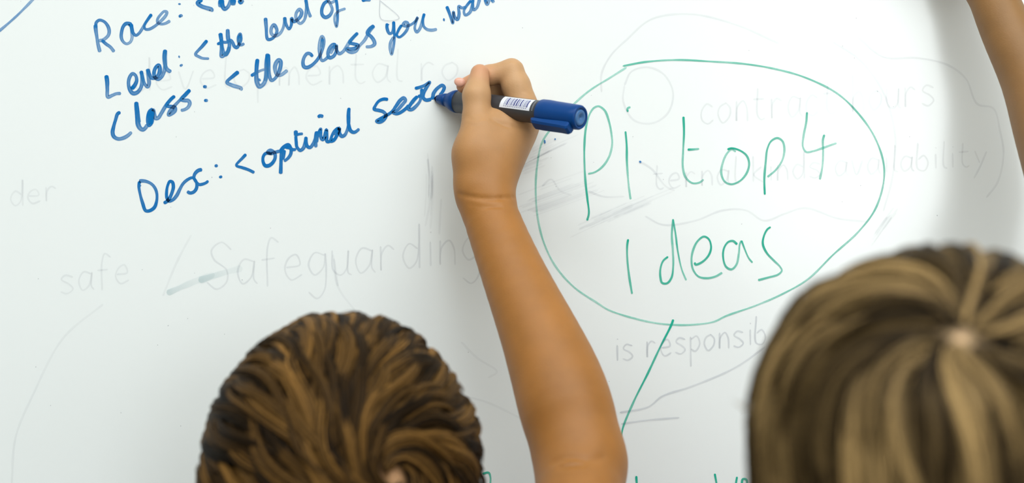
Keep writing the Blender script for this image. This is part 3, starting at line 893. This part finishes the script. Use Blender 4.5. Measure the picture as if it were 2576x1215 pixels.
def build_hair(root, hc, HR, whorl_px, dist, sp):
    """locks that leave the crown whorl and follow the skull"""
    hc = np.array(hc)
    # whorl direction from where the crown is seen
    k = dist / FPX
    dx = (whorl_px[0] - CX) * k - hc[0]
    dz = CAMZ - (whorl_px[1] - CY) * k - hc[2]
    r = CR.mean()
    w = np.array([dx, -math.sqrt(max(1e-4, r * r - dx * dx - dz * dz)), dz])
    w /= np.linalg.norm(w)
    e2 = np.array([0, 0, 1.0]) - w * w[2]
    e2 /= np.linalg.norm(e2)
    e1 = np.cross(e2, w) * -1
    if e1[0] < 0:
        e1 = -e1
    iR = HR.T

    def surf(u, h):
        """unit world directions and height above the scalp -> points"""
        q = u @ iR.T
        rad = 1.0 / np.sqrt(((q / CR) ** 2).sum(-1))
        return hc + u * (rad + h)[..., None]

    def dirs(rho, phi):
        return np.cos(rho)[..., None] * w + np.sin(rho)[..., None] * (np.cos(phi)[..., None] * e1 + np.sin(phi)[..., None] * e2)

    def allowed(u):
        q = (u @ iR.T)
        lim = np.where(q[..., 1] > 0.25, 0.30 + 0.3 * q[..., 1], np.where(q[..., 1] > -0.3, -0.25, -0.72))
        return q[..., 2] > lim

    N = sp['locks']
    i = np.arange(N * 2)
    rho0 = np.arccos(1 - 2 * (i + 0.5) / (N * 2) * 0.98)
    phi0 = (i * 2.399963) % (2 * np.pi) + RNG.normal(0, 0.08, len(i))
    nx_ = int(N * 0.22)
    rho0 = np.concatenate([rho0 + sp['bare'], sp['bare'] + 0.42 * RNG.random(nx_)])
    phi0 = np.concatenate([phi0, (np.arange(nx_) * 2.399963) % (2 * np.pi)])
    ok = allowed(dirs(rho0, phi0))
    rho0, phi0 = rho0[ok], phi0[ok]
    NL = len(rho0)
    n = 11
    t = np.linspace(0, 1, n)
    L = sp['len'] * (0.75 + 0.5 * RNG.random(NL)) * np.clip(0.7 + rho0 * 0.5, 0.7, 1.1)
    RH = np.zeros((NL, n))
    PH = np.zeros((NL, n))
    RH[:, 0], PH[:, 0] = rho0, phi0
    wav = RNG.normal(0, 1, NL)
    phs = phi0 * 3 + rho0 * 4
    sk = np.ones(NL)
    # locks turn about the whorl, then fall by their weight
    for j in range(1, n):
        dr = L / (n - 1)
        ph, rh = PH[:, j - 1], RH[:, j - 1]
        turn = sp['swirl'] * np.exp(-rh / 0.75) + sp['fall'] * (-np.cos(ph)) * np.clip(rh, 0, 1.0) + sp['wave'] * np.sin(phs + t[j] * 6.0) + 0.25 * wav * t[j]
        c = np.cos(np.clip(turn * 0.55, -1.3, 1.3))
        RH[:, j] = rh + dr * c
        PH[:, j] = ph + dr * np.sin(np.clip(turn * 0.55, -1.3, 1.3)) / np.maximum(np.sin(np.clip(rh, 0.12, 3.0)), 0.12)
    RH = np.clip(RH, 0.01, 3.05)
    U = dirs(RH, PH)
    h = sp['h0'] + (sp['h1'] * (0.5 + RNG.random(NL)))[:, None] * np.sin(np.clip(t * 1.15, 0, 1) * np.pi * 0.62)[None, :]
    h = h * np.clip((RH - sp['bare'] * 0.3) / 0.35, 0.35, 1)
    h = h * (1 - sp.get('flat', 0.0) * np.clip((U[..., 2] - 0.75) / 0.2, 0, 1))
    C = surf(U, h)
    T = np.gradient(C, axis=1)
    T /= np.linalg.norm(T, axis=-1, keepdims=True)
    Nn = U
    S = np.cross(T, Nn)
    S /= np.linalg.norm(S, axis=-1, keepdims=True)
    M = sp['strands']
    wd = sp['width'] * (0.6 + 0.8 * RNG.random(NL))
    wd = wd * np.clip(rho0 / 0.5, 0.25, 1)
    dl = np.clip(RNG.normal(0, 0.5, (NL, M)), -1.25, 1.25)
    conv = 1 - sp['gather'] * t ** 1.2
    lat = dl[:, :, None] * wd[:, None, None] * 0.5 * conv[None, None, :]
    bul = np.exp(-dl ** 2 * 2.0)[:, :, None] * sp['bulge'] * np.sin(np.pi * np.clip(0.15 + 0.85 * t, 0, 1))[None, None, :] + RNG.random((NL, M, 1)) * 0.0012
    lat = lat + RNG.normal(0, 0.0005, (NL, M, 1)) * (1 + 2.2 * t)[None, None, :]
    # every strand starts and ends in its own place along the lock
    s0 = RNG.random((NL, M)) * 0.22
    s1 = 1 - RNG.random((NL, M)) ** 1.5 * 0.45
    ts = (s0[..., None] + (s1 - s0)[..., None] * t) * (n - 1)
    i0 = np.clip(ts.astype(int), 0, n - 2)
    fr = (ts - i0)[..., None]
    li = np.arange(NL)[:, None, None]
    def along(Q):
        return Q[li, i0] * (1 - fr) + Q[li, i0 + 1] * fr
    mi = np.arange(M)[None, :, None]
    lat = (lat[li, mi, i0] * (1 - fr[..., 0]) + lat[li, mi, i0 + 1] * fr[..., 0])
    bul = bul * np.ones((1, 1, n))
    bul = (bul[li, mi, i0] * (1 - fr[..., 0]) + bul[li, mi, i0 + 1] * fr[..., 0])
    Cs, Ss, Ns = along(C), along(S), along(Nn)
    P = Cs + Ss * lat[..., None] + Ns * bul[..., None]
    rad = (0.00042 * (1 - 0.8 * t ** 3))[None, None, :, None] * np.ones((NL, M, 1, 1)) * sp.get('thick', 1)
    Sx, Nx = Ss, Ns
    V = np.stack([P - Sx * rad, P + Nx * rad * 0.9, P + Sx * rad], axis=3)      # NL,M,n,3,3
    V = V.reshape(-1, 3)
    K = NL * M
    base = (np.arange(K) * n * 3)[:, None, None]
    jj = (np.arange(n - 1) * 3)[None, :, None]
    q0 = base + jj + np.array([0, 1])[None, None, :]
    F = np.stack([q0, q0 + 1, q0 + 4, q0 + 3], -1).reshape(-1, 4)
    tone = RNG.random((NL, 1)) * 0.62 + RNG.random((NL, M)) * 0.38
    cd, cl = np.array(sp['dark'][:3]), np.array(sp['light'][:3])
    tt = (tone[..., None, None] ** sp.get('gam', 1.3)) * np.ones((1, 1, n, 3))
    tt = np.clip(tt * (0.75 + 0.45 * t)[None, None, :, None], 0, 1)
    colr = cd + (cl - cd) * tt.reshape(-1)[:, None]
    for ws in sp.get('wisps', []):
        for q in range(9):
            jit = RNG.normal(0, 0.0009, 3)
            C_ = catmull([np.array(p) + jit * (0.4 + 0.5 * i_) for i_, p in enumerate(ws)], 0.002)
            b0 = len(V)
            T_ = np.gradient(C_, axis=0)
            S_ = np.cross(T_, np.array([0, 1.0, 0]))
            S_ /= np.maximum(np.linalg.norm(S_, axis=1, keepdims=True), 1e-9)
            rr_ = 0.0004 * (1 - 0.85 * np.linspace(0, 1, len(C_)))[:, None]
            V = np.vstack([V, np.stack([C_ - S_ * rr_, C_ - np.array([0, 1.0, 0]) * rr_, C_ + S_ * rr_], 1).reshape(-1, 3)])
            k_ = b0 + np.arange(len(C_) - 1)[:, None] * 3 + np.array([0, 1])
            F = np.vstack([F, np.stack([k_, k_ + 1, k_ + 4, k_ + 3], -1).reshape(-1, 4)])
            colr = np.vstack([colr, np.tile(cd * 0.4 + cl * 0.5, (len(C_) * 3, 1))])
    # undercoat following the scalp, open at the whorl
    nu, nv = 90, 120
    rr = np.linspace(sp['bare'] * 0.9, 2.9, nu)
    vv = np.linspace(0, 2 * np.pi, nv, endpoint=False)
    A, B = np.meshgrid(rr, vv, indexing='ij')
    UU = dirs(A, B)
    okc = allowed(UU)
    hh = 0.0012 + 0.0008 * np.sin(B * 23 + A * 9)
    hh = np.minimum(hh, 0.0003 + (A - rr[0]) * 0.01)
    VV = surf(UU, hh).reshape(-1, 3)
    id_ = np.arange(nu * nv).reshape(nu, nv)
    a = id_[:-1]
    b = id_[1:]
    F2 = np.stack([a, b, np.roll(b, -1, 1), np.roll(a, -1, 1)], -1).reshape(-1, 4)
    om = okc.reshape(-1)
    F2 = F2[om[F2].all(1)]
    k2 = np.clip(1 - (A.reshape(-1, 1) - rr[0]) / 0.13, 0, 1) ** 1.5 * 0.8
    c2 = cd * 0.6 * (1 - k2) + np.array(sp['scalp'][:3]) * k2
    Vt = np.vstack([V, VV])
    Ft = np.vstack([F, F2 + len(V)])
    cc = np.vstack([colr, c2])
    cc = np.concatenate([cc, np.ones((len(cc), 1))], 1)
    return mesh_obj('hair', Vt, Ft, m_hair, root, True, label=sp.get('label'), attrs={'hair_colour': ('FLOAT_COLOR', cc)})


# ------------------------------------------------------------------ person writing (left head and centre arm)
hc1 = np.array([-0.096, -0.252, 1.219])
HR1 = rotx(math.radians(20))
fore = [(W(1428, 1040, 0.135), R_(117, 0.135)), (W(1400, 950, 0.122), R_(112, 0.122)), (W(1361, 850, 0.108), R_(99, 0.108)), (W(1320, 755, 0.094), R_(87, 0.094)), (W(1280, 660, 0.080), R_(77, 0.080)), (W(1245, 570, 0.066), R_(70, 0.066))]
hand1 = dict(
    elbow=W(1462, 1165, 0.150), re=R_(106, 0.15), fore=fore, wrist=W(1219, 498, 0.056), rw=R_(68, 0.056), ru=0.031,
    sq=(np.array([0, 1.0, 0]), 0.86),
    palm=[cone(W(1222, 480, 0.054), W(1226, 400, 0.046), R_(66, 0.05), R_(70, 0.046)),
          cone(W(1226, 405, 0.046), W(1262, 325, 0.036), R_(68, 0.046), R_(62, 0.036)),
          cone(W(1240, 450, 0.050), W(1318, 288, 0.031), R_(46, 0.05), R_(41, 0.031)),
          cone(W(1240, 450, 0.040), W(1314, 318, 0.022), R_(46, 0.04), R_(40, 0.022)),
          cone(W(1230, 460, 0.034), W(1295, 345, 0.018), R_(44, 0.034), R_(38, 0.018)),
          cone(W(1188, 450, 0.054), W(1192, 385, 0.052), R_(40, 0.05), R_(43, 0.05)),
          cone(W(1192, 385, 0.052), W(1203, 325, 0.049), R_(43, 0.05), R_(41, 0.049))],
    fingers=[([W(1196, 360, 0.050), W(1200, 300, 0.0455), W(1199, 240, 0.042), W(1207, 185, 0.037)], [0.0115, 0.0100, 0.0095, 0.0066]),
             ([W(1318, 275, 0.031), W(1298, 215, 0.029), W(1287, 178, 0.027), W(1228, 190, 0.026), W(1166, 216, 0.025)], [0.0112, 0.0098, 0.0082, 0.0070, 0.0052]),
             ([W(1318, 300, 0.019), W(1285, 216, 0.015), W(1232, 236, 0.009), W(1190, 262, 0.0085)], [0.0105, 0.0090, 0.0072, 0.0060]),
             ([W(1300, 330, 0.014), W(1262, 262, 0.0105), W(1222, 290, 0.0085), W(1212, 322, 0.0085)], [0.0100, 0.0082, 0.0068, 0.0058]),
             ([W(1276, 352, 0.013), W(1240, 305, 0.0085), W(1212, 330, 0.0078), W(1204, 355, 0.0085)], [0.0092, 0.0072, 0.0062, 0.0055])],
    creases=[([(1150, 488), (1190, 496), (1230, 500), (1262, 499), (1292, 496)], 0.0016, 0.0013), ([(1175, 512), (1215, 520), (1262, 520)], 0.0005, 0.0010),
             ([(1176, 296), (1198, 303), (1220, 296)], 0.0005, 0.0010), ([(1174, 310), (1200, 316), (1222, 309)], 0.0004, 0.0009),
             ([(1300, 236), (1318, 230), (1334, 240)], 0.0008, 0.0009), ([(1296, 244), (1316, 240), (1332, 249)], 0.0006, 0.0008),
             ([(1235, 300), (1262, 312), (1300, 320), (1340, 322)], 0.0009, 0.0015),
             ([(1390, 1166), (1430, 1152), (1480, 1160), (1520, 1150)], 0.0008, 0.0028), ([(1405, 1176), (1450, 1170), (1470, 1172)], 0.0012, 0.0018)],
    adds=[])
P = lambda *a: np.array(a, float)
rest_l = dict(
    elbow=P(-0.262, -0.30, 0.86), re=0.027, ru=0.031, fore=[(P(-0.262, -0.29, 0.80), 0.028)], wrist=P(-0.255, -0.27, 0.665), rw=0.019,
    palm=[cone(P(-0.255, -0.27, 0.655), P(-0.252, -0.262, 0.60), 0.018, 0.018, (P(1, 0, 0), 0.7))],
    fingers=[([P(-0.252, -0.262 + dy, 0.60), P(-0.250, -0.260 + dy * 1.1, 0.60 - l * 0.5), P(-0.243, -0.256 + dy * 1.1, 0.60 - l)], [0.0075, 0.0066, 0.0052]) for dy, l in ((0.024, 0.050), (0.008, 0.058), (-0.008, 0.054), (-0.022, 0.044))]
    + [([P(-0.253, -0.248, 0.64), P(-0.245, -0.226, 0.605), P(-0.240, -0.220, 0.578)], [0.009, 0.0078, 0.006])])
tone1 = dict(arm=lin((162, 108, 50))[:3], hand=lin((194, 152, 110))[:3], tip=lin((208, 140, 112))[:3], face=lin((196, 152, 112))[:3])
sh1 = (P(0.030, -0.292, 1.078), P(-0.222, -0.275, 1.062))
grid1 = (axis(-0.32, 0.14, -0.045, 0.085, 0.0013, 0.0045), axis(-0.42, 0.0, -0.19, -0.0, 0.0016, 0.0045), axis(-0.01, 1.50, 1.165, 1.475, 0.0013, 0.0055))
p1 = build_person('person with dark brown hair seen from behind, writing on the whiteboard with a blue marker',
                  hc1, HR1, sh1, hand1, rest_l, grid1, tone1, (70, 90, 120), -0.096, -0.275, 0.70)
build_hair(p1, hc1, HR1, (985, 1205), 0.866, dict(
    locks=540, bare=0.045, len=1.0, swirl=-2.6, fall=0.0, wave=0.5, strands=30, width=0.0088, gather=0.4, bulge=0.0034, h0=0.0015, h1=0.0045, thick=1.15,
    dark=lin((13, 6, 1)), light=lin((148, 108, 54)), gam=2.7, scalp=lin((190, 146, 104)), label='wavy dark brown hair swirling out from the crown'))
nl = sphere_part('fingernail', W(1157, 207, 0.0295), 0.0038, m_nail, p1, (1.1, 0.5, 0.85), roty(0.3))

# ------------------------------------------------------------------ second person (right head, arm at the right edge)
hc2 = np.array([0.182, -0.510, 1.262])
HR2 = roty(math.radians(-6)) @ rotx(math.radians(2))
w2 = W(2478, -60, 0.045)
hand2 = dict(
    elbow=W(2765, 640, 0.150), re=0.031, ru=0.032,
    fore=[(W(2705, 470, 0.108), 0.0290), (W(2652, 330, 0.087), 0.0255), (W(2600, 200, 0.070), 0.0212), (W(2530, 70, 0.056), 0.0170)],
    wrist=w2, rw=0.0155,
    palm=[cone(w2, w2 + P(-0.012, 0.004, 0.045), 0.016, 0.021), cone(w2 + P(-0.012, 0.004, 0.045), w2 + P(-0.02, 0.008, 0.072), 0.021, 0.019)],
    fingers=[([w2 + P(-0.02 + dx, 0.008, 0.078), w2 + P(-0.026 + dx * 1.1, 0.012, 0.102), w2 + P(-0.036 + dx, 0.026, 0.088), w2 + P(-0.042 + dx, 0.030, 0.066)], [0.0085, 0.0078, 0.0070, 0.0056]) for dx in (-0.016, -0.001, 0.014, 0.028)]
    + [([w2 + P(-0.03, 0.002, 0.04), w2 + P(-0.052, 0.010, 0.052), w2 + P(-0.058, 0.022, 0.058)], [0.010, 0.0088, 0.0065])])
rest_l2 = dict(
    elbow=P(0.018, -0.55, 0.86), re=0.028, ru=0.031, fore=[(P(0.016, -0.54, 0.79), 0.028)], wrist=P(0.02, -0.52, 0.655), rw=0.019,
    palm=[cone(P(0.02, -0.52, 0.645), P(0.022, -0.512, 0.59), 0.018, 0.018, (P(1, 0, 0), 0.7))],
    fingers=[([P(0.022, -0.512 + dy, 0.59), P(0.024, -0.510 + dy * 1.1, 0.59 - l * 0.5), P(0.031, -0.506 + dy * 1.1, 0.59 - l)], [0.0075, 0.0066, 0.0052]) for dy, l in ((0.024, 0.050), (0.008, 0.058), (-0.008, 0.054), (-0.022, 0.044))]
    + [([P(0.021, -0.498, 0.63), P(0.029, -0.476, 0.595), P(0.034, -0.470, 0.568)], [0.009, 0.0078, 0.006])])
sh2 = (P(0.318, -0.420, 1.150), P(0.060, -0.545, 1.090))
tone2 = dict(arm=lin((142, 104, 62))[:3], hand=lin((170, 130, 86))[:3], tip=lin((214, 146, 124))[:3], face=lin((196, 160, 122))[:3])
grid2 = (axis(-0.05, 0.44, 0.24, 0.35, 0.002, 0.0045), axis(-0.68, 0.0, -0.22, 0.0, 0.0024, 0.0045), axis(-0.01, 1.66, 1.36, 1.64, 0.0022, 0.0055))
p2 = build_person('person with straight light brown hair seen from behind, forearm raised at the right edge',
                  hc2, HR2, sh2, hand2, rest_l2, grid2, tone2, (150, 60, 50), 0.185, -0.53, 0.70)
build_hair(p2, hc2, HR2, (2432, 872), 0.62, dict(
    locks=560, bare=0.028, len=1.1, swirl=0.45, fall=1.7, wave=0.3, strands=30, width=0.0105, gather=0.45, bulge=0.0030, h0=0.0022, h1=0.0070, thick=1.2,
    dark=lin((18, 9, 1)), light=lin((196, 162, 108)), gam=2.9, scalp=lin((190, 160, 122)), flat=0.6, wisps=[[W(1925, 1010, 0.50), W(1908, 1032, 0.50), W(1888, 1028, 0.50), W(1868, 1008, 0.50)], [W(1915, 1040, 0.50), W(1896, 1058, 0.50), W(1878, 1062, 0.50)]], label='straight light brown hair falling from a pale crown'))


# ------------------------------------------------------------------ the blue marker in the hand
m_dark = material('dark_grey_plastic', lin((52, 54, 60)), 0.38, 0.5)
m_bluep = material('blue_plastic', lin((0, 62, 128)), 0.4, 0.22)
m_bluep2 = material('pale_blue_plastic', lin((62, 112, 168)), 0.4, 0.5)
m_nib = material('ink_soaked_felt', lin((6, 10, 40)), 0.9, 0.1)
m_label = material('white_label_paper', lin((226, 230, 240)), 0.5, 0.4)
m_print = material('label_print', lin((60, 66, 130)), 0.6)
m_print2 = material('grey_print', lin((150, 154, 162)), 0.6)
tip = W(1094, 248, 0.0006)
end = W(1461, 296, 0.081)
ax = end - tip
LEN = float(np.linalg.norm(ax))
ax /= LEN
up = np.array([0, -1.0, 0.0])
side_ = np.cross(ax, up)
side_ /= np.linalg.norm(side_)
nrm = np.cross(side_, ax)          # towards the viewer
if nrm[1] > 0:
    nrm, side_ = -nrm, -side_
if side_[2] < 0:
    side_ = -side_
pen = thing('whiteboard_marker', tuple(tip), 'blue whiteboard marker with dark grey barrel and white barcode label in the writing hand', 'marker')


def ring_pt(s, r, a):
    return tip + ax * s + nrm * (r * math.cos(a)) + side_ * (r * math.sin(a))


def lathe(name, prof, mat, parent, seg=48, label=None):
    V, F = [], []
    for s, r in prof:
        for j in range(seg):
            V.append(ring_pt(s, max(r, 1e-5), 2 * math.pi * j / seg))
    n = len(prof)
    for i in range(n - 1):
        for j in range(seg):
            F.append((i * seg + j, i * seg + (j + 1) % seg, (i + 1) * seg + (j + 1) % seg, (i + 1) * seg + j))
    return mesh_obj(name, V, F, mat, parent, True, label)


lathe('nib', [(0, 0), (0.0003, 0.0012), (0.0022, 0.0026), (0.006, 0.0027)], m_nib, pen, label='black bullet tip')
lathe('nose_cone', [(0.0030, 0.0026), (0.0034, 0.0031), (0.0095, 0.0046), (0.0108, 0.0047), (0.0112, 0.0042), (0.0120, 0.0042), (0.0124, 0.0050), (0.0175, 0.0074), (0.0195, 0.0080), (0.0225, 0.0082), (0.0228, 0.0078)], m_bluep, pen, label='blue nose cone')
lathe('barrel', [(0.0222, 0.0076), (0.0226, 0.0080), (0.060, 0.0081), (0.1000, 0.0081)], m_dark, pen, label='dark grey barrel')
CE = LEN
cap = lathe('cap', [(0.0975, 0.0082), (0.0977, 0.0089), (0.0985, 0.0092), (0.104, 0.0093), (0.110, 0.0090), (CE - 0.006, 0.0086), (CE - 0.0012, 0.0084), (CE, 0.0077), (CE + 0.0001, 0.0066), (CE - 0.0015, 0.0060), (CE - 0.0015, 0.0052)], m_bluep, pen, label='blue cap pushed onto the end')
lathe('end_plug', [(CE - 0.0016, 0.0058), (CE - 0.0002, 0.0053), (CE + 0.0002, 0.0046), (CE + 0.0002, 0.0030), (CE - 0.0004, 0.0026), (CE - 0.0004, 0.0012), (CE - 0.0012, 0.0010), (CE - 0.0012, 0)], m_bluep2, cap, label='pale blue round plug')
# clip along the lower side of the cap
ca = math.radians(-58)
V, F = [], []
prof = [(0.0960, 0.0086, 0.0110), (0.0980, 0.0086, 0.0122), (0.105, 0.0088, 0.0126), (CE - 0.010, 0.0080, 0.0128), (CE - 0.0045, 0.0078, 0.0132), (CE - 0.0030, 0.0084, 0.0120)]
hw = [0.0042, 0.0046, 0.0046, 0.0042, 0.0040, 0.0036]
rd = nrm * math.cos(ca) + side_ * math.sin(ca)
tn = np.cross(ax, rd)
for (s, r0, r1), h_ in zip(prof, hw):
    for (a_, r_) in ((-1, r0), (-1, r1 - 0.0012), (-0.7, r1), (0.7, r1), (1, r1 - 0.0012), (1, r0)):
        V.append(tip + ax * s + rd * r_ + tn * a_ * h_)
for i in range(len(prof) - 1):
    for j in range(6):
        F.append((i * 6 + j, i * 6 + (j + 1) % 6, (i + 1) * 6 + (j + 1) % 6, (i + 1) * 6 + j))
F.append(tuple(range(6)))
F.append(tuple(range(len(V) - 1, len(V) - 7, -1)))
mesh_obj('clip', V, F, m_bluep, cap)


def patch(name, s0, s1, a0, a1, r, mat, parent, na=10, ns=2, label=None, multi=None):
    V, F = [], []
    for (u0, u1, b0, b1) in (multi or [(s0, s1, a0, a1)]):
        base = len(V)
        for i in range(ns + 1):
            for j in range(na + 1):
                V.append(ring_pt(u0 + (u1 - u0) * i / ns, r, b0 + (b1 - b0) * j / na))
        for i in range(ns):
            for j in range(na):
                q = base + i * (na + 1) + j
                F.append((q, q + 1, q + na + 2, q + na + 1))
    return mesh_obj(name, V, F, mat, parent, True, label)


A0, A1 = math.radians(-6), math.radians(66)
lab = patch('barcode_label', 0.0665, 0.0930, A0, A1, 0.00818, m_label, pen, 14, 6, 'white barcode label')
bars, s = [], 0.0700
random.seed(3)
while s < 0.0898:
    wd_ = random.choice((0.0004, 0.0004, 0.0007, 0.0011))
    bars.append((s, s + wd_, math.radians(9), math.radians(54)))
    s += wd_ + random.choice((0.0004, 0.0005, 0.0008))
patch('barcode_bars', 0, 0, 0, 0, 0.00823, m_print, lab, 6, 1, None, bars)
dg = []
for q in range(13):
    u = 0.0700 + q * 0.0016
    dg += [(u, u + 0.0010, math.radians(1.5), math.radians(2.8)), (u, u + 0.0003, math.radians(1.5), math.radians(6)), (u + 0.0002, u + 0.0010, math.radians(4.5), math.radians(6))]
patch('barcode_digits', 0, 0, 0, 0, 0.00823, m_print, lab, 2, 1, None, dg)
pr = []
for q in range(9):
    b0 = math.radians(-2 + q * 6.5)
    pr += [(0.0945, 0.0957, b0, b0 + 0.05)]
patch('barrel_print', 0, 0, 0, 0, 0.00818, m_print2, pen, 2, 1, None, pr)
